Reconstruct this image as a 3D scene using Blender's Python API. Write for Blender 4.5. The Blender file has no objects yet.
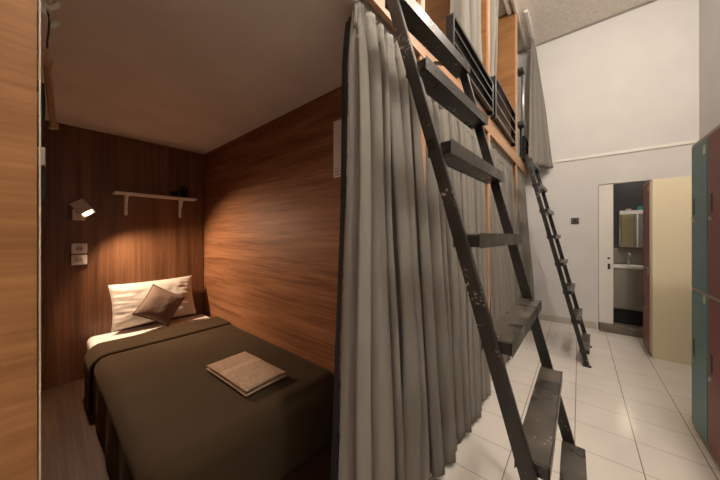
import bpy, bmesh, math, random
from mathutils import Vector, Matrix, noise
C = bpy.context.scene.collection
S = bpy.context.scene
V = Vector
R = math.radians
random.seed(4)

# ------------------------------------------------------------------ helpers
def bm_new(): return bmesh.new()

def bx(bm, lo, hi, bev=0.0, seg=2):
    lo, hi = V(lo), V(hi)
    r = bmesh.ops.create_cube(bm, size=1.0)
    vs = r['verts']
    for v in vs:
        v.co = V((lo[i] + (v.co[i] + .5) * (hi[i] - lo[i]) for i in range(3)))
    if bev > 0:
        es = list({e for v in vs for e in v.link_edges})
        bmesh.ops.bevel(bm, geom=es, offset=bev, segments=seg, profile=.5, affect='EDGES')
    return bm

def beam(bm, p0, p1, w, d, side=(0, 1, 0), bev=0.0):
    """box from p0 to p1, w wide along 'side', d deep across"""
    p0, p1 = V(p0), V(p1)
    z = (p1 - p0).normalized(); x = V(side).normalized()
    y = z.cross(x).normalized(); x = y.cross(z)
    M = Matrix((x, y, z)).transposed().to_4x4(); M.translation = (p0 + p1) / 2
    r = bmesh.ops.create_cube(bm, size=1.0)
    L = (p1 - p0).length
    for v in r['verts']:
        v.co = M @ V((v.co.x * w, v.co.y * d, v.co.z * L))
    if bev > 0:
        es = list({e for v in r['verts'] for e in v.link_edges})
        bmesh.ops.bevel(bm, geom=es, offset=bev, segments=2, profile=.5, affect='EDGES')
    return bm

def cyl(bm, p0, p1, r0, r1=None, seg=24, cap=True):
    p0, p1 = V(p0), V(p1)
    if r1 is None: r1 = r0
    z = (p1 - p0).normalized()
    M = z.to_track_quat('Z', 'Y').to_matrix().to_4x4(); M.translation = (p0 + p1) / 2
    bmesh.ops.create_cone(bm, cap_ends=cap, segments=seg, radius1=r0, radius2=r1,
                          depth=(p1 - p0).length, matrix=M)
    return bm

def tube(bm, pts, r, seg=8):
    pts = [V(p) for p in pts]
    rings = []
    up = V((0, 0, 1))
    for i, p in enumerate(pts):
        t = (pts[min(i + 1, len(pts) - 1)] - pts[max(i - 1, 0)]).normalized()
        a = t.cross(up)
        if a.length < 1e-3: a = t.cross(V((1, 0, 0)))
        a.normalize(); b = t.cross(a)
        rings.append([bm.verts.new(p + (a * math.cos(k * 2 * math.pi / seg) + b * math.sin(k * 2 * math.pi / seg)) * r) for k in range(seg)])
    for i in range(len(rings) - 1):
        for k in range(seg):
            bm.faces.new((rings[i][k], rings[i][(k + 1) % seg], rings[i + 1][(k + 1) % seg], rings[i + 1][k]))
    bm.faces.new(rings[0]); bm.faces.new(rings[-1])
    bmesh.ops.recalc_face_normals(bm, faces=bm.faces)
    return bm

def grid(bm, rows):
    """rows: list of lists of points"""
    vv = [[bm.verts.new(p) for p in r] for r in rows]
    for i in range(len(vv) - 1):
        for j in range(len(vv[0]) - 1):
            bm.faces.new((vv[i][j], vv[i][j + 1], vv[i + 1][j + 1], vv[i + 1][j]))
    return vv

def root_loc(o):
    p = V((0, 0, 0))
    while o is not None:
        p += o.location; o = o.parent
    return p

def obj(name, bm, mat, parent=None, smooth=False, solid=0.0, kind=None):
    """link a bmesh given in world coordinates as one mesh object"""
    bmesh.ops.recalc_face_normals(bm, faces=bm.faces) if not solid else None
    if parent is None:
        xs = [v.co for v in bm.verts]
        loc = V(((min(c.x for c in xs) + max(c.x for c in xs)) / 2, (min(c.y for c in xs) + max(c.y for c in xs)) / 2, min(c.z for c in xs)))
    else:
        loc = V((0, 0, 0))
    off = loc + (root_loc(parent) if parent else V((0, 0, 0)))
    for v in bm.verts: v.co -= off
    me = bpy.data.meshes.new(name); bm.to_mesh(me); bm.free()
    if smooth:
        for p in me.polygons: p.use_smooth = True
    me.materials.append(mat)
    o = bpy.data.objects.new(name, me); C.objects.link(o)
    o.location = loc
    if parent: o.parent = parent
    if solid:
        m = o.modifiers.new('Solidify', 'SOLIDIFY'); m.thickness = solid; m.offset = 0
    if kind: o['kind'] = kind
    return o

def tag(o, label, cat, group=None):
    o['label'] = label; o['category'] = cat
    if group: o['group'] = group
    return o

def thing(name, loc, label, cat, group=None):
    o = bpy.data.objects.new(name, None); C.objects.link(o); o.location = loc
    o.empty_display_size = .05
    return tag(o, label, cat, group)

def struct(name, bm, mat, parent=None):
    return obj(name, bm, mat, parent, kind='structure')

def dup(root, loc, label):
    r = root.copy(); C.objects.link(r); r.location = loc; r['label'] = label
    for ch in list(root.children):
        c = ch.copy(); C.objects.link(c); c.parent = r
        for g in list(ch.children):
            d = g.copy(); C.objects.link(d); d.parent = c
    return r

# ---------------------------------------------------------------- materials
def new_mat(name):
    m = bpy.data.materials.new(name); m.use_nodes = True
    nt = m.node_tree; b = nt.nodes['Principled BSDF']
    return m, nt, b

def node(nt, typ, **kw):
    n = nt.nodes.new(typ)
    for k, v in kw.items():
        if k in n.inputs: n.inputs[k].default_value = v
        else: setattr(n, k, v)
    return n

def ramp(nt, stops):
    n = nt.nodes.new('ShaderNodeValToRGB'); cr = n.color_ramp
    while len(cr.elements) < len(stops): cr.elements.new(.5)
    for e, (p, c) in zip(cr.elements, stops):
        e.position = p; e.color = (*c, 1)
    return n

def coords(nt, scale=(1, 1, 1)):
    t = nt.nodes.new('ShaderNodeTexCoord'); m = nt.nodes.new('ShaderNodeMapping')
    m.inputs['Scale'].default_value = scale
    nt.links.new(t.outputs['Object'], m.inputs['Vector'])
    return m.outputs['Vector']

def plain(name, col, rough=.6, metal=0.0, var=.06, nscale=6, bump=0.0, bscale=120, spec=.5):
    m, nt, b = new_mat(name); L = nt.links.new
    v = coords(nt)
    n = node(nt, 'ShaderNodeTexNoise', Scale=nscale, Detail=4.0); L(v, n.inputs['Vector'])
    r = ramp(nt, [(.3, tuple(c * (1 - var) for c in col)), (.7, tuple(min(1, c * (1 + var)) for c in col))])
    L(n.outputs['Fac'], r.inputs['Fac']); L(r.outputs['Color'], b.inputs['Base Color'])
    b.inputs['Roughness'].default_value = rough; b.inputs['Metallic'].default_value = metal
    b.inputs['Specular IOR Level'].default_value = spec
    if bump:
        n2 = node(nt, 'ShaderNodeTexNoise', Scale=bscale, Detail=3.0); L(v, n2.inputs['Vector'])
        bp = node(nt, 'ShaderNodeBump', Strength=bump, Distance=.01)
        L(n2.outputs['Fac'], bp.inputs['Height']); L(bp.outputs['Normal'], b.inputs['Normal'])
    return m

def wood(name, dark, mid, light, axis, rough=.35, stretch=14, across=9, spec=.5):
    m, nt, b = new_mat(name); L = nt.links.new
    s1 = [across] * 3; s1[axis] = across / stretch
    s2 = [across * 9] * 3; s2[axis] = across * 9 / 55
    v1 = coords(nt, s1); v2 = coords(nt, s2)
    n1 = node(nt, 'ShaderNodeTexNoise', Scale=1.0, Detail=5.0, Roughness=.62, Distortion=.5); L(v1, n1.inputs['Vector'])
    n2 = node(nt, 'ShaderNodeTexNoise', Scale=1.0, Detail=3.0, Roughness=.6); L(v2, n2.inputs['Vector'])
    mx = node(nt, 'ShaderNodeMath', operation='ADD')
    a = node(nt, 'ShaderNodeMath', operation='MULTIPLY'); a.inputs[1].default_value = .62
    c = node(nt, 'ShaderNodeMath', operation='MULTIPLY'); c.inputs[1].default_value = .38
    L(n1.outputs['Fac'], a.inputs[0]); L(n2.outputs['Fac'], c.inputs[0])
    L(a.outputs[0], mx.inputs[0]); L(c.outputs[0], mx.inputs[1])
    r = ramp(nt, [(.33, dark), (.5, mid), (.68, light)])
    L(mx.outputs[0], r.inputs['Fac']); L(r.outputs['Color'], b.inputs['Base Color'])
    b.inputs['Roughness'].default_value = rough
    b.inputs['Specular IOR Level'].default_value = spec
    bp = node(nt, 'ShaderNodeBump', Strength=.08, Distance=.004)
    L(n2.outputs['Fac'], bp.inputs['Height']); L(bp.outputs['Normal'], b.inputs['Normal'])
    return m

WD, WM, WL = (.12, .046, .019), (.26, .112, .050), (.38, .18, .088)
M_wood_x = wood('laminate_grain_x', WD, WM, WL, 0, rough=.55, spec=.12, across=15, stretch=16)
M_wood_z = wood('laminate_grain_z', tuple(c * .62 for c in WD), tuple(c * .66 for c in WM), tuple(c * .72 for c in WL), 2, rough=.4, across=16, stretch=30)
OD, OM, OL = (.21, .092, .032), (.29, .137, .050), (.36, .18, .070)
M_oak_y = wood('oak_grain_y', OD, OM, OL, 1, rough=.4, stretch=5, across=12)
M_front = wood('front_board_y', (.15, .062, .021), (.225, .10, .035), (.29, .14, .053), 1, rough=.5, stretch=5, across=12, spec=.3)
M_oak_x = wood('oak_grain_x', OD, OM, OL, 0, rough=.4, stretch=8, across=10)
M_oak_z = wood('oak_edge_z', (.36, .19, .10), (.46, .26, .145), (.54, .32, .19), 2, rough=.45)
M_lip = wood('oak_edge_y', (.36, .19, .10), (.46, .26, .145), (.54, .32, .19), 1, rough=.45)
M_floorwood = wood('floor_boards', (.020, .009, .004), (.042, .019, .009), (.080, .038, .017), 0, rough=.6, across=22, stretch=30, spec=.2)
M_hangerwood = wood('hanger_wood', (.30, .16, .07), (.42, .24, .11), (.52, .31, .15), 0, rough=.4, across=30)
M_plaster = plain('white_plaster', (.69, .672, .655), .85, var=.03, nscale=3, bump=.12, bscale=60)
M_podceil = plain('pod_ceiling_plaster', (.88, .83, .76), .9, var=.07, nscale=2.5, bump=.05, bscale=40)
M_white = plain('white_plastic', (.78, .75, .70), .4, var=.02)
M_whitep = plain('white_paint', (.80, .77, .72), .5, var=.03)
M_sheet = plain('white_cotton', (.80, .75, .69), .9, var=.03, nscale=10, bump=.25, bscale=25)
M_pillow = plain('pillow_cotton', (.60, .535, .47), .9, var=.03, nscale=10, bump=.25, bscale=25)
M_cover = plain('brown_cotton', (.052, .034, .018), .9, var=.06, nscale=5, bump=.15, bscale=300, spec=.12)
M_cover.node_tree.nodes['Principled BSDF'].inputs['Sheen Weight'].default_value = .06
M_cover.node_tree.nodes['Principled BSDF'].inputs['Sheen Tint'].default_value = (.9, .7, .45, 1)
M_cushion = plain('taupe_cotton', (.19, .125, .095), .85, var=.08, nscale=12, bump=.25, bscale=60)
M_towel = plain('tan_terry', (.50, .345, .235), .95, var=.14, nscale=70, bump=.9, bscale=260, spec=.1)
M_towelband = plain('tan_terry_banded', (.50, .345, .235), .95, var=.14, nscale=70, bump=.9, bscale=260, spec=.1)
nt = M_towelband.node_tree; L = nt.links.new; b = nt.nodes['Principled BSDF']
src = b.inputs['Base Color'].links[0].from_socket
t_ = nt.nodes.new('ShaderNodeTexCoord'); sp_ = nt.nodes.new('ShaderNodeSeparateXYZ'); L(t_.outputs['Object'], sp_.inputs[0])
ad = node(nt, 'ShaderNodeMath', operation='ADD'); ad.inputs[1].default_value = .035; L(sp_.outputs['X'], ad.inputs[0])
ab = node(nt, 'ShaderNodeMath', operation='ABSOLUTE'); L(ad.outputs[0], ab.inputs[0])
br = ramp(nt, [(.0, (.58, .41, .285)), (.026, (.58, .41, .285)), (.0265, (.36, .24, .16)), (.031, (.36, .24, .16)), (.0315, (0, 0, 0))]); br.color_ramp.interpolation = 'CONSTANT'
L(ab.outputs[0], br.inputs['Fac'])
lt = node(nt, 'ShaderNodeMath', operation='LESS_THAN'); lt.inputs[1].default_value = .0312; L(ab.outputs[0], lt.inputs[0])
mb = node(nt, 'ShaderNodeMixRGB'); L(lt.outputs[0], mb.inputs['Fac']); L(src, mb.inputs['Color1']); L(br.outputs['Color'], mb.inputs['Color2']); L(mb.outputs[0], b.inputs['Base Color'])
M_curtain = plain('grey_curtain_cloth', (.208, .192, .168), .82, var=.04, nscale=8, bump=.15, bscale=400, spec=.25)
M_tape = plain('grey_curtain_tape', (.25, .238, .214), .85, var=.08, nscale=40, bump=.4, bscale=150, spec=.2)
M_metal = plain('steel', (.55, .52, .48), .3, metal=1.0)
M_alu = plain('aluminium', (.62, .60, .56), .38, metal=.9)
M_dark = plain('dark_plastic', (.03, .028, .026), .45)
M_black = plain('black_cloth', (.012, .011, .011), .9)
M_cream = plain('cream_laminate', (.74, .66, .47), .5, var=.02, nscale=2)
M_frame = plain('locker_frame', (.42, .36, .26), .5, var=.03)
M_teal = plain('teal_laminate', (.12, .255, .27), .45, var=.03, nscale=2)
M_red = plain('maroon_laminate', (.23, .050, .038), .45, var=.03, nscale=2)
M_paper = plain('paper', (.72, .66, .58), .8, var=.02)
M_ink = plain('ink', (.10, .08, .07), .8)
M_charcoal = plain('charcoal_tile', (.05, .048, .048), .45, var=.08, nscale=3)
M_greytile = plain('grey_tile', (.24, .21, .175), .4, var=.08, nscale=5)
M_sill = plain('dark_stone', (.17, .14, .11), .5, var=.2, nscale=15)
M_vanity = plain('vanity_grey', (.33, .30, .25), .45, var=.03)
M_pack = plain('teal_pack', (.06, .30, .36), .5)
M_pink = plain('pink_pack', (.62, .42, .38), .5)
M_plate = plain('brown_switch', (.10, .085, .07), .4, var=.08)
M_glass, nt, b = new_mat('smoky_glass')
b.inputs['Base Color'].default_value = (.30, .32, .32, 1); b.inputs['Roughness'].default_value = .03
b.inputs['Transmission Weight'].default_value = .95; b.inputs['IOR'].default_value = 1.45
M_mirror, nt, b = new_mat('mirror')
b.inputs['Base Color'].default_value = (.80, .78, .70, 1); b.inputs['Metallic'].default_value = 1; b.inputs['Roughness'].default_value = .06
M_lens, nt, b = new_mat('lamp_lens')
b.inputs['Base Color'].default_value = (1, .9, .75, 1)
b.inputs['Emission Color'].default_value = (1, .78, .52, 1); b.inputs['Emission Strength'].default_value = 9

# black ladder paint, chipped to bare metal in specks; treads scuffed greyer than the rails
def chipped(name, lo, hi, rl, rh, top=None):
    m, nt, b = new_mat(name); L = nt.links.new
    v = coords(nt)
    n = node(nt, 'ShaderNodeTexNoise', Scale=120.0, Detail=2.0, Roughness=.5); L(v, n.inputs['Vector'])
    n2 = node(nt, 'ShaderNodeTexNoise', Scale=11.0, Detail=4.0); L(v, n2.inputs['Vector'])
    mm = node(nt, 'ShaderNodeMath', operation='MULTIPLY'); L(n.outputs['Fac'], mm.inputs[0]); L(n2.outputs['Fac'], mm.inputs[1])
    r = ramp(nt, [(.395, (0, 0, 0)), (.42, (1, 1, 1))]); L(mm.outputs[0], r.inputs['Fac'])
    c = ramp(nt, [(.3, lo), (.7, hi)]); L(n2.outputs['Fac'], c.inputs['Fac'])
    base = c.outputs['Color']
    if top:                                   # feet have scuffed the upper face of each tread
        g = nt.nodes.new('ShaderNodeTexCoord'); sp_ = nt.nodes.new('ShaderNodeSeparateXYZ'); L(g.outputs['Normal'], sp_.inputs[0])
        gt = node(nt, 'ShaderNodeMath', operation='GREATER_THAN'); gt.inputs[1].default_value = .6; L(sp_.outputs['Z'], gt.inputs[0])
        ct = ramp(nt, [(.3, top[0]), (.7, top[1])]); L(n2.outputs['Fac'], ct.inputs['Fac'])
        mt = node(nt, 'ShaderNodeMixRGB'); L(gt.outputs[0], mt.inputs['Fac']); L(base, mt.inputs['Color1']); L(ct.outputs['Color'], mt.inputs['Color2'])
        base = mt.outputs[0]
    mix = node(nt, 'ShaderNodeMixRGB'); mix.inputs['Color2'].default_value = (.30, .265, .22, 1)
    L(r.outputs['Color'], mix.inputs['Fac']); L(base, mix.inputs['Color1']); L(mix.outputs[0], b.inputs['Base Color'])
    r2 = ramp(nt, [(.3, (rl,) * 3), (.7, (rh,) * 3)]); L(n2.outputs['Fac'], r2.inputs['Fac']); L(r2.outputs['Color'], b.inputs['Roughness'])
    return m
M_ladder = chipped('chipped_black_paint', (.012, .0105, .009), (.020, .017, .014), .24, .42)
M_tread = chipped('scuffed_black_paint', (.013, .0115, .010), (.022, .019, .015), .22, .42, top=((.022, .019, .015), (.090, .077, .060)))
M_guard = plain('black_guard_paint', (.012, .011, .010), .24, var=.2, nscale=20, spec=.5)

# tiled corridor floor
M_tile, nt, b = new_mat('white_ceramic_tile'); L = nt.links.new
v = coords(nt)
TW = .272
sep = node(nt, 'ShaderNodeSeparateXYZ'); L(v, sep.inputs[0])
def edge(axis, off, w):
    a = node(nt, 'ShaderNodeMath', operation='ADD'); a.inputs[1].default_value = off; L(sep.outputs[axis], a.inputs[0])
    d = node(nt, 'ShaderNodeMath', operation='DIVIDE'); d.inputs[1].default_value = TW; L(a.outputs[0], d.inputs[0])
    f = node(nt, 'ShaderNodeMath', operation='FRACT'); L(d.outputs[0], f.inputs[0])
    s = node(nt, 'ShaderNodeMath', operation='SUBTRACT'); s.inputs[1].default_value = .5; L(f.outputs[0], s.inputs[0])
    ab = node(nt, 'ShaderNodeMath', operation='ABSOLUTE'); L(s.outputs[0], ab.inputs[0])
    g = node(nt, 'ShaderNodeMath', operation='GREATER_THAN'); g.inputs[1].default_value = .5 - w / TW / 2; L(ab.outputs[0], g.inputs[0])
    return g.outputs[0]
FX, FY = .2, 1.775          # floor object origin
ex = edge('X', FX + .02 + TW * 9, .0045); ey = edge('Y', FY - 2.21 + TW * 20, .0030)
n = node(nt, 'ShaderNodeTexNoise', Scale=2.5, Detail=4.0); L(v, n.inputs['Vector'])
base = ramp(nt, [(.3, (.70, .655, .60)), (.7, (.78, .735, .68))]); L(n.outputs['Fac'], base.inputs['Fac'])
mxg = node(nt, 'ShaderNodeMath', operation='MAXIMUM'); L(ex, mxg.inputs[0]); L(ey, mxg.inputs[1])
mix = node(nt, 'ShaderNodeMixRGB'); mix.inputs['Color2'].default_value = (.22, .19, .155, 1)
L(mxg.outputs[0], mix.inputs['Fac']); L(base.outputs['Color'], mix.inputs['Color1']); L(mix.outputs[0], b.inputs['Base Color'])
b.inputs['Roughness'].default_value = .17
b.inputs['Specular IOR Level'].default_value = .45

# patterned ceiling tiles
M_ceil, nt, b = new_mat('patterned_ceiling_tile'); L = nt.links.new
v = coords(nt)
w1 = node(nt, 'ShaderNodeTexVoronoi', Scale=26.0); L(v, w1.inputs['Vector'])
n = node(nt, 'ShaderNodeTexNoise', Scale=38.0, Detail=3.0); L(v, n.inputs['Vector'])
mm = node(nt, 'ShaderNodeMath', operation='MULTIPLY'); L(w1.outputs['Distance'], mm.inputs[0]); L(n.outputs['Fac'], mm.inputs[1])
r = ramp(nt, [(.05, (.70, .64, .57)), (.4, (.80, .74, .67))]); L(mm.outputs[0], r.inputs['Fac']); L(r.outputs['Color'], b.inputs['Base Color'])
bp = node(nt, 'ShaderNodeBump', Strength=.5, Distance=.01); L(mm.outputs[0], bp.inputs['Height']); L(bp.outputs['Normal'], b.inputs['Normal'])
b.inputs['Roughness'].default_value = .8

# ------------------------------------------------------------------ setting
YF = 4.55; ZC = 3.94; XR = 1.0; XB = -3.2; XP = -.60
bm = bm_new(); bx(bm, (-.6, -1.0, -.05), (1.0, YF, 0)); o = struct('floor', bm, M_tile)
bm = bm_new(); bx(bm, (XB, -1.0, -.05), (-.602, YF, -.001)); struct('floor_pod', bm, M_floorwood)
bm = bm_new(); bx(bm, (-.6, -1.0, ZC), (XR, YF, ZC + .05)); struct('ceiling', bm, M_ceil)
bm = bm_new(); bx(bm, (XB, -1.0, ZC + .001), (-.602, YF, ZC + .05)); struct('ceiling_loft', bm, M_plaster)
# far wall with its doorway
DX0, DX1, DZ1 = .188, .66, 1.85
bm = bm_new()
bx(bm, (XB, YF, 0), (DX0, YF + .1, ZC)); bx(bm, (DX1, YF, 0), (1.3, YF + .1, ZC)); bx(bm, (DX0, YF, DZ1), (DX1, YF + .1, ZC))
struct('wall_far', bm, M_plaster)
bm = bm_new(); bx(bm, (XR, -1.0, 0), (XR + .1, YF, ZC)); struct('wall_right', bm, M_plaster)
bm = bm_new(); bx(bm, (XB, -1.1, 0), (XR + .1, -1.002, ZC)); struct('wall_near', bm, M_plaster)
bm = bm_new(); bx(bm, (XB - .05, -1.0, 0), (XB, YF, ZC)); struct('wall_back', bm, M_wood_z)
# partitions between pods (horizontal grain) from floor to loft and on up
bm = bm_new(); bx(bm, (XB, 1.15, 0), (XP, 1.19, 2.10)); struct('wall_pod_right', bm, M_wood_x)
bm = bm_new(); bx(bm, (XB, -.07, 0), (-.632, -.03, 2.10)); struct('wall_pod_left', bm, M_wood_x)
bm = bm_new(); bx(bm, (XB, 2.38, 0), (XP, 2.42, 2.10)); struct('wall_pod_middle', bm, M_wood_x)
bm = bm_new(); bx(bm, (XB, 3.66, 0), (XP, 3.70, 2.10)); struct('wall_pod_far', bm, M_wood_x)
bm = bm_new(); bx(bm, (XB, 2.38, 2.18), (XP, 2.42, ZC)); struct('wall_loft_middle', bm, M_oak_x)
bm = bm_new(); bx(bm, (XB, 3.66, 2.18), (XP, 3.70, ZC)); struct('wall_loft_far', bm, M_oak_x)
# slab between the lower and the upper pods
bm = bm_new(); bx(bm, (XB, -1.0, 2.10), (XP, YF, 2.18)); struct('ceiling_pod', bm, M_podceil)
bm = bm_new(); bx(bm, (XP, -1.0, 2.06), (XP + .022, YF, 2.185)); struct('trim_fascia', bm, M_lip)
# post edges on the front of the partitions
for k, (y0, y1) in enumerate(((1.148, 1.205), (2.372, 2.428), (3.652, 3.708))):
    bm = bm_new(); bx(bm, (XP + .0005, y0, 0), (XP + .020, y1, 2.059), .003); bx(bm, (XP + .0005, y0 + .004, 2.186), (XP + .021, y1 - .01, ZC), .003)
    struct('trim_%d' % (k + 1), bm, M_oak_z)
# oak front board left of the opening, with its pale edge strip
bm = bm_new(); bx(bm, (-.63, -1.0, 0), (-.60, -.0045, 2.058)); struct('wall_front', bm, M_front)
bm = bm_new(); bx(bm, (-.632, -.0030, 0), (-.5985, -.0010, 2.058)); struct('trim_edge', bm, plain('edge_strip', (.36, .29, .21), .5))
# cornice strip where ceiling and far wall meet, and along the pod front
bm = bm_new(); bx(bm, (-.58, YF - .018, ZC - .02), (XR, YF - .0005, ZC - .0005)); struct('trim_cornice', bm, plain('cornice', (.26, .23, .20), .6))
bm = bm_new(); bx(bm, (-.60, -1.0, ZC - .06), (-.575, YF - .02, ZC - .0005)); struct('trim_head', bm, plain('headstrip', (.55, .47, .40), .6))
# baseboard
bm = bm_new(); bx(bm, (-.58, YF - .014, .0005), (DX0 - .02, YF - .0005, .085), .003); struct('baseboard_far', bm, plain('skirting_tile', (.50, .45, .39), .3))
# white cable trunking on the far wall
bm = bm_new(); bx(bm, (-.40, YF - .014, 2.205), (XR - .02, YF - .0005, 2.24), .004); struct('trim_trunking', bm, M_whitep)

# --- doorway, sliding door, sill, bathroom beyond
dr = bm_new(); bx(dr, (.192, YF + .012, .09), (.328, YF + .044, 1.846), .002)
door = struct('door_1', dr, M_whitep)
bm = bm_new(); bx(bm, (.276, YF + .004, .775), (.300, YF + .0118, .845), .003); obj('handle', bm, M_dark, door)
bm = bm_new(); cyl(bm, (.286, YF + .003, .915), (.286, YF + .0118, .915), .013); obj('lock', bm, M_dark, door)
bm = bm_new(); bx(bm, (.2, YF - .075, .0005), (.72, YF + .1, .088), .004); struct('trim_sill', bm, M_sill)
BY = 5.35
bm = bm_new(); bx(bm, (-.1, BY, 0), (1.3, BY + .05, 2.3)); struct('wall_bath_back', bm, M_charcoal)
bm = bm_new(); bx(bm, (-.15, YF + .1005, 0), (-.1, BY, 2.3)); bx(bm, (1.3, YF + .1005, 0), (1.35, BY, 2.3)); struct('wall_bath_side', bm, M_greytile)
bm = bm_new(); bx(bm, (-.15, YF + .1005, 2.3), (1.35, BY + .05, 2.35)); struct('ceiling_bath', bm, M_plaster)
bm = bm_new(); bx(bm, (-.1, YF + .1005, -.05), (1.3, BY, 0)); struct('floor_bath', bm, M_greytile)
bm = bm_new(); bx(bm, (.0, BY - .012, .80), (1.25, BY - .0005, 1.02)); struct('trim_backsplash', bm, M_greytile)

mc = thing('mirror_cabinet', (.6, BY, 1.03), 'mirror-fronted bathroom cabinet on the dark wall above the basin counter', 'cabinet')
bm = bm_new(); bx(bm, (.44, BY - .12, 1.035), (.95, BY - .001, 1.55), .003); obj('body', bm, M_whitep, mc)
for x0, x1 in ((.446, .608), (.624, .78), (.790, .944)):
    bm = bm_new(); bx(bm, (x0, BY - .132, 1.045), (x1, BY - .121, 1.50), .002); obj('mirror_door', bm, M_mirror, mc)
bm = bm_new(); bx(bm, (.62, BY - .11, 1.5515), (.70, BY - .03, 1.60), .006)
tag(obj('package', bm, M_pack), 'small teal package lying on top of the bathroom mirror cabinet', 'package')
bm = bm_new(); bx(bm, (.505, BY - .11, 1.5515), (.56, BY - .04, 1.575), .006)
tag(obj('package', bm, M_pink), 'tiny pink package lying on top of the bathroom mirror cabinet', 'package')

vn = thing('vanity_unit', (.6, BY - .2, 0), 'grey two-door bathroom vanity with countertop behind the sliding door', 'cabinet')
bm = bm_new(); bx(bm, (.30, BY - .34, .20), (1.10, BY - .02, .755), .003); obj('body', bm, M_vanity, vn)
bm = bm_new(); bx(bm, (.26, BY - .36, .7555), (1.12, BY - .0125, .79), .004); obj('countertop', bm, M_whitep, vn)
for x0, x1 in ((.304, .554), (.566, .828), (.840, 1.096)):
    bm = bm_new(); bx(bm, (x0, BY - .356, .215), (x1, BY - .3405, .745), .002); obj('door', bm, M_vanity, vn)
bm = bm_new(); bx(bm, (.32, BY - .30, .0005), (1.08, BY - .02, .199))  # dark slatted block stands in for the shaded void under the vanity
for k in range(4): bx(bm, (.32, BY - .315, .03 + k * .045), (1.08, BY - .301, .05 + k * .045))
obj('dark_void', bm, M_dark, vn)
bm = bm_new(); bm2 = bm_new()
cyl(bm, (.53, BY - .15, .7905), (.53, BY - .15, .93), .014); tube(bm, [(.53, BY - .15, .92), (.53, BY - .19, .945), (.53, BY - .25, .935), (.53, BY - .26, .915)], .010)
cyl(bm, (.53, BY - .15, .93), (.53, BY - .15, .96), .017)
obj('tap', bm, M_metal, vn, smooth=True); bm2.free()

# ------------------------------------------------------------------ curtains
def curtain_mesh(top, bot, xt, xb, zt, zb, nf, amp, seed, hemwave=.012, bulge=0.0, rows=34, per=12, tex=1.0, skew=0.0):
    """grid of points: pleated cloth hanging from y-range top to y-range bot"""
    rnd = random.Random(seed)
    ncol = nf * per + 1
    fa = [rnd.uniform(.45, 1.4) for _ in range(nf + 2)]
    fw = [rnd.uniform(.5, 1.7) for _ in range(nf)]
    tot = sum(fw); cum = [0]
    for w in fw: cum.append(cum[-1] + w / tot)
    out = []
    for i in range(rows + 1):
        f = i / rows                                   # 0 top .. 1 bottom
        z = zt + (zb - zt) * f
        y0 = top[0] + (bot[0] - top[0]) * f ** 1.15; y1 = top[1] + (bot[1] - top[1]) * f ** 1.15
        row = []
        for j in range(ncol):
            k = min(j // per, nf - 1); q = (j - k * per) / per
            s = cum[k] + (cum[k + 1] - cum[k]) * q
            ph = 2 * math.pi * q
            a0 = fa[k] + (fa[k + 1] - fa[k]) * q
            A = amp * a0 * (.42 + .62 * f ** .6)
            ph += .9 * f * noise.noise(V((s * 4 + seed, f * 1.6, seed * .7 + 9)))
            w = noise.noise(V((s * 5 + seed, f * 2.2, seed * 1.7)))
            w2 = noise.noise(V((s * 14 + seed * 3, f * 5.0, seed)))
            # gather: cloth cannot pass the rail at the very top
            g = min(1.0, .45 + f * 7)
            x = xt + (xb - xt) * f + A * g * (-math.cos(ph) + .30 * math.cos(2 * ph + seed * 1.3 + k * 2.1) + .35 * w * tex + .10 * w2 * f * tex) + bulge * math.sin(math.pi * f) * math.sin(math.pi * s) + skew * s * f
            y = y0 + (y1 - y0) * s + A * g * (.55 * math.sin(2 * ph) * .6 + .35 * w * math.sin(math.pi * min(1, s * 1.0)))
            zz = z + (hemwave * noise.noise(V((s * 7, seed, 0))) if i == rows else 0)
            row.append(V((x, y, zz)))
        out.append(row)
    return out

def make_curtain(label, group, top, bot, xt, xb, zt, zb, nf, amp, seed, hooks=True, rows=34, dark_edge=False, **kw):
    cy = (top[0] + top[1]) / 2
    t = thing('curtain', (xt, cy, zb), label, 'curtain', group)
    pts = curtain_mesh(top, bot, xt, xb, zt, zb, nf, amp, seed, rows=rows, **kw)
    bm = bm_new(); grid(bm, pts)
    obj('cloth', bm, M_curtain, t, smooth=True, solid=.002)
    # heading tape: a gathered band laid over the first centimetres
    rnd = random.Random(seed + 50)
    h = min(.085, (zt - zb) * .08)
    tp = []
    for a in range(5):
        f = a / 4
        row = []
        src = curtain_mesh(top, bot, xt, xb, zt, zb, nf, amp, seed, rows=rows, **kw)[0] if a == 0 else None
        for j, p in enumerate(pts[0]):
            puff = .004 + .003 * math.sin(math.pi * f) + .003 * math.sin(j * 2.1)
            row.append(V((p.x + puff, p.y, zt + .012 - h * f)))
        tp.append(row)
    bm = bm_new(); grid(bm, tp); obj('heading_tape', bm, M_tape, t, smooth=True, solid=.003)
    if dark_edge:  # narrow black cloth strip just behind the curtain's leading edge
        bm = bm_new()
        grid(bm, [[V((p[0].x - .010 - .040 * q / 6, p[0].y + .004 + .016 * q / 6 + .004 * math.sin(q * 2 + i * .2), p[0].z - (.02 if i == 0 else 0))) for q in range(7)] for i, p in enumerate(pts)])
        ln = obj('edge_cloth', bm, M_black, t, smooth=True, solid=.002); ln['label'] = 'black cloth strip'
    if hooks:
        for k in range(nf):
            p = pts[0][k * 12 + 6]
            bm = bm_new(); tube(bm, [(p.x - .006, p.y, zt - .02), (p.x - .010, p.y, zt + .012), (p.x - .004, p.y, zt + .024)], .003, 6)
            obj('hook', bm, M_white, t)
    return t

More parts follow.
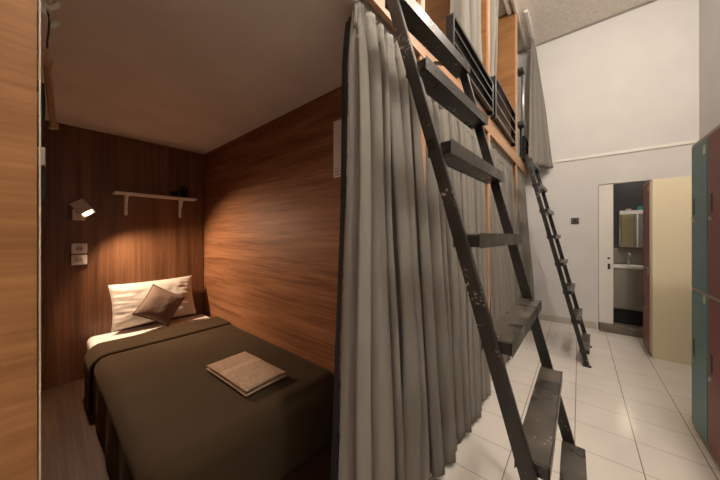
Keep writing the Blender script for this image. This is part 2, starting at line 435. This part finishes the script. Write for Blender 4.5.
XT = -.630
GL, GU = 'grey curtains across the lower pods', 'grey curtains of the upper pods'
make_curtain('grey floor-length curtain bunched aside at the opening of the bed pod, nearest', GL, (.708, 1.10), (.632, 1.262), XT + .02, -.565, 2.015, .03, 7, .070, 3, dark_edge=True)
make_curtain('grey floor-length curtain behind the near ladder, between the first two oak posts', GL, (1.225, 2.35), (1.31, 2.15), XT + .005, -.555, 2.015, .03, 10, .052, 9)
make_curtain('grey floor-length curtain just beyond the second oak post, seen past the near ladder', GL, (2.44, 3.63), (2.46, 3.60), XT + .005, -.545, 2.015, .03, 11, .038, 14)
make_curtain('grey floor-length curtain farthest back, beside the white far wall', GL, (3.74, 4.46), (3.72, 4.44), XT + .01, -.50, 2.015, .03, 8, .034, 21)
for k, (y0, y1, lab) in enumerate(((-.02, 1.14, 'white curtain track under the ceiling of the open bed pod'), (1.21, 2.365, 'white curtain track above the curtain behind the near ladder'), (2.43, 3.65, 'white curtain track above the curtain past the second oak post'), (3.71, 4.54, 'white curtain track above the farthest lower curtain'))):
    bm = bm_new(); bx(bm, (-.655, y0 + .002, 2.0435), (-.618, y1, 2.0995), .003)
    tag(obj('curtain_track', bm, M_white), lab, 'curtain track', 'curtain tracks of the lower pods')
# upper curtains
ZU = 3.86
make_curtain('sliver of grey upper curtain left of the first oak post, at the top edge', GU, (.86, 1.13), (.84, 1.13), -.645, -.645, ZU, 2.2, 4, .022, 31)
make_curtain('grey upper curtain gathered left of the slim oak post, behind the near guard rail', GU, (1.96, 2.36), (1.92, 2.355), -.690, -.690, ZU, 2.2, 6, .055, 35)
make_curtain('narrow grey upper curtain tapering to a point, right of the slim oak post', GU, (2.44, 3.12), (2.44, 2.80), -.66, -.655, ZU, 2.60, 4, .045, 41)
make_curtain('grey upper curtain flaring out over the far ladder top, against the white wall', GU, (4.28, 4.49), (4.06, 4.46), -.490, -.470, ZU + .02, 2.12, 4, .048, 47, skew=.16)
for y0, y1, lab in ((-.9, 2.36, 'white curtain track at the head of the near upper pod'), (2.44, 3.64, 'white curtain track at the head of the middle upper pod')):
    bm = bm_new(); bx(bm, (-.67, y0, ZU + .03), (-.63, y1, ZC - .001), .003)
    tag(obj('curtain_track', bm, M_white), lab, 'curtain track', 'curtain tracks of the upper pods')
bm = bm_new(); bx(bm, (-.515, 3.75, ZC - .03), (-.480, 4.52, ZC - .001), .003)
tag(obj('curtain_track', bm, M_white), 'white curtain track on the ceiling over the farthest upper curtain', 'curtain track', 'curtain tracks of the upper pods')

# ------------------------------------------------------------------ ladders
def make_ladder(y0, y1, near, far, label):
    t = thing('ladder', ((near[0] + far[0]) / 2, (y0 + y1) / 2, 0), label, 'ladder', 'black ladders to the upper pods')
    Xn = lambda z: near[0] - near[1] * z
    Xf = lambda z: far[0] - far[1] * z
    for y, X in ((y0, Xn), (y1, Xf)):
        bm = bm_new(); beam(bm, (X(.012), y, .012), (X(2.03), y, 2.03), .019, .036, (0, 1, 0), .003)
        r = obj('rail', bm, M_ladder, t)
        bm = bm_new(); bx(bm, (X(0) - .032, y - .018, .0005), (X(0) + .028, y + .018, .012), .002); obj('foot_pad', bm, M_dark, r)
        if abs(X(2.01)) < .43: continue
        bm = bm_new(); beam(bm, (X(2.01) + .002, y, 2.02), (-.574, y, 2.09), .018, .012, (0, 1, 0)); obj('hook', bm, M_ladder, r)
    for k in range(8):
        z = .128 + .2645 * k
        dx, w = (.010, .070) if k < 7 else (.002, .064)
        bm = bm_new()
        a, b_ = V((Xn(z) + dx, y0 + .0105, z)), V((Xf(z) + dx, y1 - .0105, z))
        beam(bm, a, b_, .034, w, (0, 0, 1), .003)
        obj('tread', bm, M_tread, t)
    return t
make_ladder(.72, 1.295, (.090, .282), (.072, .253), 'large black steel ladder in the foreground with chipped paint, leaning on the upper pod')
make_ladder(3.185, 3.76, (.058, .235), (.078, .238), 'far black ladder leaning on the upper pod by the white wall')

# ------------------------------------------------------------------ guard rails on the upper pods
def make_guard(y0, y1, label, z0=2.19, z1=2.50, nsl=3):
    t = thing('guard_rail', (-.57, (y0 + y1) / 2, z0), label, 'guard rail', 'black guard rails of the upper pods')
    xa, xb = -.585, -.540
    for y in (y0, y1):
        bm = bm_new(); bx(bm, (xa, y - .009, z0 - .003), (xb, y + .009, z1), .002); obj('post', bm, M_guard, t)
    bm = bm_new(); bx(bm, (xa, y0 + .0095, z1 - .02), (xb, y1 - .0095, z1), .002); obj('top_rail', bm, M_guard, t)
    for k in range(nsl):
        z = z0 + .025 + (z1 - z0 - .03) * k / nsl
        bm = bm_new(); bx(bm, (xa, y0 + .0095, z - .008), (xb, y1 - .0095, z + .008), .002); obj('slat', bm, M_guard, t)
    return t
make_guard(1.48, 2.355, 'black slatted guard rail above the near ladder, left of the slim oak post', z1=2.45)
make_guard(2.455, 3.34, 'black slatted guard rail right of the slim oak post', z1=2.555)
g = make_guard(4.02, 4.44, 'short black guard rail behind the top of the far ladder', nsl=3)
bm = bm_new(); cyl(bm, (-.545, 3.86, 2.60), (-.545, 3.86, 3.22), .018, seg=16)
pl = thing('grab_pole', (-.545, 3.86, 2.19), 'upright grey grab pole above the far ladder with black end fittings', 'pole')
obj('pole', bm, M_alu, pl, smooth=True)
for z0, z1 in ((2.555, 2.60), (3.22, 3.255)):
    bm = bm_new(); bx(bm, (-.595, 3.735, z0), (-.525, 3.885, z1), .003) ; obj('bracket', bm, M_dark, pl)
bm = bm_new(); bx(bm, (-.578, 3.85, 2.187), (-.555, 3.87, 2.553), .002); obj('lower_post', bm, M_guard, pl)

# ------------------------------------------------------------------ lockers
def locker_bank(y_far, cols, x0, x1, label, first_w=None, z1=1.765, width=.28):
    n = len(cols)
    t = thing('locker_bank', ((x0 + x1) / 2, y_far - width * n / 2, 0), label, 'locker', 'locker banks')
    yn = y_far - width * n
    bm = bm_new(); bx(bm, (x0 + .018, yn, .0005), (x1, y_far, z1), .002); obj('body', bm, M_cream, t)
    # front frame: stiles and rails around every door
    bm = bm_new()
    fr = .009
    for k in range(n + 1):
        y = y_far - width * k
        bx(bm, (x0, max(yn, y - fr), .02), (x0 + .0175, min(y_far, y + fr), z1))
    for z in (.03, .865, z1 - .008):
        bx(bm, (x0 + .0005, yn, z - fr), (x0 + .0175, y_far, z + fr))
    obj('frame', bm, M_frame, t)
    for k, (cu, cl) in enumerate(cols):
        ya, yb = y_far - width * k - .0105, y_far - width * (k + 1) + .0105
        for zl, zh, m, upper in ((.876, z1 - .019, cu, True), (.041, .854, cl, False)):
            bm = bm_new(); bx(bm, (x0 - .004, yb, zl), (x0 + .014, ya, zh), .002); d = obj('door', bm, m, t)
            hz = zl + .50 if upper else zl + .47
            bm = bm_new(); bx(bm, (x0 - .0065, ya - .058, hz - .05), (x0 - .0041, ya - .034, hz + .05), .001); obj('handle', bm, M_dark, d)
            bm = bm_new(); cyl(bm, (x0 - .013, ya - .046, hz - .085), (x0 - .0042, ya - .046, hz - .085), .011, seg=16); obj('lock', bm, M_metal, d)
            tz = zh - .085 if upper else zh - .04
            bm = bm_new(); bx(bm, (x0 - .0052, yb + .02, tz), (x0 - .0041, yb + .055, tz + .05)); obj('number_tag', bm, M_paper, d)
    return t
locker_bank(2.63, [(M_teal, M_teal), (M_red, M_red), (M_teal, M_teal), (M_red, M_red)], .55, .985, 'teal and maroon locker bank at the right edge, nearest the camera')
lb = locker_bank(4.165, [(M_red, M_red)], .535, .985, 'cream-sided locker bank with maroon doors beside the bathroom doorway', z1=1.75, width=.34)

# ------------------------------------------------------------------ bed
BX0, BX1, BY0, BY1, BZ = -3.17, -1.13, .235, 1.135, .355
bed = thing('bed', (-2.15, .68, 0), 'low single bed with white fitted sheet inside the wood-lined pod', 'bed')
bm = bm_new(); bx(bm, (BX0, BY0 + .03, .0005), (BX1 - .05, BY1 - .01, .145), .004); obj('base', bm, M_floorwood, bed)
bm = bm_new(); bx(bm, (BX0, BY0, .147), (BX1 - .01, BY1, BZ), .045, 5); obj('mattress', bm, M_sheet, bed, smooth=True)

def drape(u0, u1, v0, v1, off, Rr, top, drop, du=.03, seed=0, wr=.006):
    """cloth laid over the left and foot edges of the bed; u along x from head, v along y"""
    pts = []
    xi, yi = BX1 - .06, BY0 + .06                      # inner rectangle limits
    nu = int((u1 - u0) / du) + 1; nv = int((v1 - v0) / du) + 1
    for i in range(nu + 1):
        u = u0 + (u1 - u0) * i / nu
        row = []
        for j in range(nv + 1):
            v = v0 + (v1 - v0) * j / nv
            a = max(0, u - xi); b_ = max(0, yi - v)
            h = math.hypot(a, b_)
            r = max(a, b_)
            if h > 0: d = V((a / h, -b_ / h, 0))
            else: d = V((0, 0, 0))
            q = math.pi * Rr / 2
            if r < q: out, down = Rr * math.sin(r / Rr), Rr * (1 - math.cos(r / Rr))
            else: out, down = Rr + (r - q) * .012, Rr + (r - q)
            n = V((0, 0, 1)) if h == 0 else (d * min(1, r / q) + V((0, 0, max(0, 1 - r / q)))).normalized()
            p = V((min(u, xi), max(v, yi), top)) + d * out - V((0, 0, down))
            w = noise.noise(V((u * 2.2 + seed, v * 3.1, seed))) * wr + noise.noise(V((u * 7, v * 5 + seed, 3))) * wr * .35
            if r > q:
                tpar = (v if a > b_ else u)
                w += min(1, (r - q) / .2) * (.006 * math.sin(tpar * 16 + 2 * noise.noise(V((tpar * 3, 0, seed)))) )
            row.append(p + n * (off + w))
        pts.append(row)
    return pts
cov = thing('bedspread', (-1.9, .68, .0), 'dark brown bedspread covering the bed and hanging to the floor', 'bedspread')
dropL = .345
pts = drape(-2.80, BX1 - .06 + .35 + .04, BY0 + .06 - (.35 + .04), BY1 - .003, .008, .062, BZ, .33, wr=.004)
bm = bm_new(); grid(bm, pts); obj('cover', bm, M_cover, cov, smooth=True, solid=.008)
pts = drape(-2.83, -2.52, BY0 + .06 - .388, BY1 - .004, .022, .066, BZ, .3, du=.022, seed=0, wr=.004)
# round the folded edge back on to the cover
for row, dz in ((pts[0], -.012), (pts[-1], -.010)):
    for k, p in enumerate(row): row[k] = V((p.x, p.y, p.z + dz))
bm = bm_new(); grid(bm, pts); obj('turned_down_edge', bm, M_cover, cov, smooth=True, solid=.010)

def pillow_mesh(w, h, t, flange=0.0, seed=0, pinch=.05, wr=.010, n=44, ex=2.6, crease=0.0):
    """soft cushion in its own xy plane, thickness along z; returns bmesh"""
    bm = bm_new()
    def P(u, v, sgn):
        cu = w / 2 * u * (1 - pinch * (1 - v * v) * abs(u) ** 2 * 0.9)
        cv = h / 2 * v * (1 - pinch * (1 - u * u) * abs(v) ** 2 * 0.9)
        fu = max(0, 1 - abs(u) ** ex) ** .62; fv = max(0, 1 - abs(v) ** ex) ** .62
        th = t / 2 * fu * fv
        edge = min(1, 4 * min(1 - abs(u), 1 - abs(v)) + .15)
        w_ = noise.noise(V((u * 2.1 + seed, v * 1.8, seed + sgn))) + .7 * abs(noise.noise(V((u * 4 + seed, v * 3, 7 + seed)))) + .5 * noise.noise(V((u * 9, v * 5, seed)))
        if crease:     # gathers that run in from the two short ends
            cr = noise.noise(V((u * 1.4 + 2, v * 6.5 + u * 1.2, seed + 3))) * abs(u) ** .8 + .6 * noise.noise(V((u * 3, v * 12 + 1.5 * u, seed))) * abs(u) ** 2
            th += crease * cr * 1.6 * min(1, (fu * fv) * 2)
        return V((cu, cv, sgn * (th + w_ * wr * (.4 + edge * .6) * (fu * fv) ** .4)))
    us = [-1 + 2 * i / n for i in range(n + 1)]
    top = grid(bm, [[P(u, v, 1) for u in us] for v in us])
    bot = grid(bm, [[P(u, v, -1) for u in us] for v in us])
    bmesh.ops.remove_doubles(bm, verts=bm.verts, dist=.0004)
    return bm

def seam_mesh(w, h, fl, pinch, seed, corner=0.0, n=40, sides='lr'):
    """flat flange around a pillow outline"""
    bm = bm_new()
    loop = []
    for s in range(4):
        for i in range(n):
            q = -1 + 2 * i / n
            loop.append({0: (q, -1), 1: (1, q), 2: (-q, 1), 3: (-1, -q)}[s])
    def O(u, v, k):
        cu = w / 2 * u * (1 - pinch * (1 - v * v) * .9); cv = h / 2 * v * (1 - pinch * (1 - u * u) * .9)
        d = V((cu, cv, 0)); 
        e = V((u if abs(u) == 1 else u * abs(u) ** 8, v if abs(v) == 1 else v * abs(v) ** 8, 0))
        return d * .985 + e * fl * k + V((0, 0, .006 * k * noise.noise(V((u * 4 + seed, v * 4, seed)))))
    rows = [[O(u, v, k) for (u, v) in loop + loop[:1]] for k in (0, .5, 1)]
    grid(bm, rows); bmesh.ops.remove_doubles(bm, verts=bm.verts, dist=.0003)
    return bm

def place(bm, M):
    for v in bm.verts: v.co = M @ v.co
    return bm

def frame_matrix(center, xdir, ydir):
    x = V(xdir).normalized(); z = x.cross(V(ydir)).normalized(); y = z.cross(x)
    M = Matrix((x, y, z)).transposed().to_4x4(); M.translation = V(center); return M

# pillow leans on the back wall
ang = R(73)
M = frame_matrix((-3.085, .69, .585), (0, 1, .02), (-math.cos(ang), 0, math.sin(ang)))
pil = thing('pillow', (-3.04, .70, .37), 'white crinkled pillow leaning on the wood wall at the bed head', 'pillow')
obj('case', place(pillow_mesh(.64, .39, .15, seed=5, pinch=.06, wr=.008, crease=.008, ex=3.0), M), M_pillow, pil, smooth=True)
obj('flange', place(seam_mesh(.64, .39, .006, .06, 5), M), M_pillow, pil, smooth=True, solid=.004)
# small taupe cushion standing on one corner against the pillow
ca = R(70)
up = V((-math.cos(ca), 0, math.sin(ca))); rt = V((0, 1, 0))
th = R(-34)
xd = rt * math.cos(th) + up * math.sin(th); yd = -rt * math.sin(th) + up * math.cos(th)
M = frame_matrix((-2.932, .69, .566), xd, yd)
cu = thing('cushion', (-2.86, .735, .38), 'small square taupe cushion standing on its corner against the white pillow', 'cushion')
obj('case', place(pillow_mesh(.285, .285, .11, seed=11, pinch=.09, wr=.0035, n=26), M), M_cushion, cu, smooth=True)
obj('piping', place(seam_mesh(.285, .285, .008, .09, 11, n=26), M), M_cushion, cu, smooth=True, solid=.004)

# folded towel
def towel():
    t = thing('towel', (-1.53, .775, .37), 'folded tan towel lying on the brown bedspread', 'towel')
    cx, cy, z0 = -1.532, .776, BZ + .0155
    M = Matrix.Translation((cx, cy, 0)) @ Matrix.Rotation(R(2.5), 4, 'Z')
    lx, ly = .465, .255
    def layer(zm, th, sx, sy, seed, name):
        bm = pillow_mesh(sx, sy, th, seed=seed, pinch=.02, wr=.007, n=44, ex=4.2)
        Mz = M @ Matrix.Translation((0, 0, zm))
        return obj(name, place(bm, Mz), M_towel if seed == 2 else M_towelband, t, smooth=True)
    layer(z0 + .0135, .030, lx, ly, 2, 'lower_fold')
    layer(z0 + .0345, .030, lx - .008, ly - .004, 6, 'upper_fold')
towel()

# ------------------------------------------------------------------ things on the pod's back wall
lamp = thing('wall_lamp', (XB, .195, 1.32), 'white swivel reading lamp glowing on the wood wall above the sockets', 'lamp')
bm = bm_new(); bx(bm, (XB + .0005, .155, 1.325), (XB + .035, .232, 1.415), .005); obj('wall_box', bm, M_white, lamp)
hd = V((.42, .52, -.74)).normalized(); hc = V((XB + .165, .212, 1.412))
bm = bm_new(); cyl(bm, (XB + .034, .190, 1.395), hc, .011); obj('joint', bm, M_white, lamp, smooth=False)
bm = bm_new(); beam(bm, hc - hd * .055, hc + hd * .040, .072, .072, (0, .73, .68), .006); hb = obj('lamp_head', bm, M_white, lamp)
bm = bm_new(); cyl(bm, hc + hd * .0402, hc + hd * .046, .031, seg=28); obj('lens', bm, M_lens, hb)

def socket(z, label):
    t = thing('power_socket', (XB, .197, z), label, 'socket', 'power sockets below the reading lamp')
    bm = bm_new(); bx(bm, (XB + .0005, .150, z - .042), (XB + .022, .244, z + .042), .010, 3); obj('plate', bm, M_white, t)
    bm = bm_new(); cyl(bm, (XB + .0215, .197, z), (XB + .0275, .197, z), .027, .025, seg=28); f = obj('rim', bm, M_white, t)
    bm = bm_new(); cyl(bm, (XB + .0276, .197, z), (XB + .0285, .197, z), .021, seg=28); obj('recess', bm, plain('socket_shade%d' % int(z * 1000), (.42, .38, .33), .5), f)
    for s in (-1, 1):
        bm = bm_new(); cyl(bm, (XB + .0286, .197 + s * .0095, z), (XB + .0295, .197 + s * .0095, z), .0035, seg=10); obj('pin_hole', bm, M_dark, f)
socket(1.092, 'upper white power socket on the wood wall below the lamp')
socket(.998, 'lower white power socket on the wood wall, nearest the pillow')

sh = thing('wall_shelf', (XB, .74, 1.44), 'narrow white shelf on two brackets above the pillow', 'shelf')
bm = bm_new(); bx(bm, (XB + .001, .40, 1.567), (XB + .125, 1.035, 1.585), .002); obj('board', bm, M_whitep, sh)
for y in (.49, .915):
    bm = bm_new(); bx(bm, (XB + .0008, y - .012, 1.385), (XB + .012, y + .012, 1.5665), .003); bx(bm, (XB + .012, y - .012, 1.552), (XB + .115, y + .012, 1.5665), .003)
    beam(bm, (XB + .010, y, 1.45), (XB + .075, y, 1.556), .014, .014, (0, 1, 0), .002)
    obj('bracket', bm, M_whitep, sh)

def tumbler(y, r, h, label, x=XB + .07):
    bm = bm_new(); z = 1.5855; prof = [(0, 0), (r * .85, 0), (r, h), (r - .004, h), (r * .85 - .004, .008), (0, .008)]
    rows = [[V((x + p * math.cos(a * math.pi / 14), y + p * math.sin(a * math.pi / 14), z + q)) for a in range(29)] for p, q in prof]
    grid(bm, rows); bmesh.ops.remove_doubles(bm, verts=bm.verts, dist=.0002)
    tag(obj('glass', bm, M_glass, smooth=True), label, 'glass', 'glasses on the white shelf')
tumbler(.935, .034, .115, 'taller dark glass on the right end of the white shelf')
tumbler(.852, .032, .055, 'short dark glass on the white shelf left of the tall one')

# paper notice on the partition
no = thing('paper_notice', (-1.02, 1.15, 1.54), 'white paper notice on the wood partition, half hidden by the curtain', 'notice')
bm = bm_new(); bx(bm, (-1.165, 1.1475, 1.555), (-.97, 1.15, 1.90)); obj('sheet', bm, M_paper, no)
bm = bm_new()
for k, (a, w) in enumerate(((0, .05), (.012, .035), (.024, .06), (.04, .04))):
    bx(bm, (-1.155, 1.1468, 1.570 + a), (-1.155 + w, 1.1474, 1.567 + a))
bx(bm, (-1.09, 1.1468, 1.66), (-.99, 1.1474, 1.666)); bx(bm, (-1.09, 1.1468, 1.73), (-.99, 1.1474, 1.736))
obj('print', bm, M_ink, no)

# ------------------------------------------------------------------ on the left partition: hook rack, hanger, strap
hk = thing('coat_hook_rack', (-1.2, -.03, 1.80), 'white coat hook rack at the top left inside the pod', 'coat rack')
bm = bm_new(); bx(bm, (-1.36, -.0295, 1.865), (-1.04, -.010, 1.93), .003); obj('back_plate', bm, M_white, hk)
for x in (-1.10, -1.21, -1.32):
    bm = bm_new(); tube(bm, [(x, -.012, 1.892), (x, .004, 1.880), (x, .014, 1.874), (x, .024, 1.886), (x, .032, 1.902)], .008); obj('hook', bm, M_white, hk, smooth=True)
bm = bm_new(); bx(bm, (-1.26, -.010, 1.825), (-1.16, .008, 1.862), .004); obj('clip', bm, M_white, hk)
hg = thing('coat_hanger', (-1.21, .012, 1.58), 'wooden coat hanger hanging from the white hook rack', 'hanger')
bm = bm_new(); tube(bm, [(-1.21, .006, 1.866), (-1.222, .012, 1.862), (-1.226, .014, 1.84), (-1.216, .012, 1.80), (-1.21, .010, 1.775), (-1.21, .010, 1.742)], .0024); obj('wire_hook', bm, M_dark, hg, smooth=True)
bm = bm_new()
for s in (-1, 1):
    beam(bm, (-1.21 + s * .026, .006 - s * .003, 1.722), (-1.21 + s * .225, .026 if s < 0 else -.014, 1.588), .016, .026, (0, 1, 0), .004)
obj('arm', bm, M_hangerwood, hg)
bm = bm_new(); bx(bm, (-1.235, -.004, 1.708), (-1.185, .013, 1.74), .004); obj('center', bm, M_hangerwood, hg)
sp = thing('black_strap', (-1.13, 0, 1.30), 'black strap with a grey buckle hanging by the hook rack', 'strap')
bm = bm_new()
grid(bm, [[V((-1.155 + .002 * j, -.001 + .0015 * math.sin(i * .5), 1.615 - .33 * i / 20)) for j in range(16)] for i in range(21)])
obj('band', bm, M_black, sp, smooth=True, solid=.011)
bm = bm_new(); bx(bm, (-1.158, -.008, 1.39), (-1.118, .0065, 1.44), .003); obj('buckle', bm, M_metal, sp)
# metal hook that carries the strap at partition
bm = bm_new(); bx(bm, (-1.16, -.03, 1.60), (-1.12, -.006, 1.62)); obj('wall_clip', bm, M_dark, sp)

# ------------------------------------------------------------------ on the far wall
sw = thing('light_switch', (-.043, YF, 1.35), 'small dark brown switch plate on the white far wall', 'switch')
bm = bm_new(); bx(bm, (-.085, YF - .012, 1.352), (-.002, YF - .0005, 1.436), .004); obj('plate', bm, M_plate, sw)
bm = bm_new(); bx(bm, (-.062, YF - .016, 1.372), (-.025, YF - .0121, 1.416), .002); obj('rocker', bm, M_dark, sw)
bm = bm_new()
pts = []
for k in range(25):
    q = k / 24
    pts.append((-.44 + .33 * q, YF - .0047 - .0015 * (1 + math.sin(q * 9)), .83 - .62 * q + .75 * q * q - .12 * math.sin(q * math.pi)))
tube(bm, pts, .0045, 6)
tag(obj('cable', bm, M_white, smooth=True), 'thin white cable looping along the white far wall behind the far ladder', 'cable')

# ------------------------------------------------------------------ lights
def area(name, loc, size, power, col, rot=(0, 0, 0), shape='DISK'):
    l = bpy.data.lights.new(name, 'AREA'); l.shape = shape; l.size = size; l.energy = power; l.color = col
    o = bpy.data.objects.new(name, l); C.objects.link(o); o.location = loc; o.rotation_euler = rot
    return o
WARM = (1, .905, .80)
l = bpy.data.lights.new('hanging_lamp_near', 'POINT'); l.energy = 122; l.color = WARM; l.shadow_soft_size = .10
o = bpy.data.objects.new('hanging_lamp_near', l); C.objects.link(o); o.location = (.66, .46, ZC - .3)
l = bpy.data.lights.new('hanging_lamp_far', 'POINT'); l.energy = 52; l.color = WARM; l.shadow_soft_size = .10
o = bpy.data.objects.new('hanging_lamp_far', l); C.objects.link(o); o.location = (.66, 2.5, ZC - .36)
area('bath_lamp', (.6, 4.95, 2.28), .25, 3, WARM)
l = bpy.data.lights.new('reading_lamp', 'SPOT'); l.energy = 125; l.color = (1, .72, .50); l.spot_size = R(132); l.spot_blend = .6; l.shadow_soft_size = .04
o = bpy.data.objects.new('reading_lamp', l); C.objects.link(o); o.location = hc + hd * .05
o.rotation_euler = hd.to_track_quat('-Z', 'Y').to_euler()

w = bpy.data.worlds.new('World'); S.world = w; w.use_nodes = True
w.node_tree.nodes['Background'].inputs[0].default_value = (1, .85, .7, 1)
w.node_tree.nodes['Background'].inputs[1].default_value = .02

# ------------------------------------------------------------------ camera
cd = bpy.data.cameras.new('Camera'); cam = bpy.data.objects.new('Camera', cd); C.objects.link(cam)
cd.sensor_width = 36; cd.lens = 264 / 720 * 36; cd.shift_y = -4.5 / 720; cd.clip_start = .02
cam.location = (0, 0, 1.2); cam.rotation_euler = (R(90), 0, R(39.7))
S.camera = cam
S.view_settings.view_transform = 'Standard'; S.view_settings.look = 'None'
S.view_settings.exposure = 0; S.view_settings.gamma = 1; S.view_settings.use_curve_mapping = False
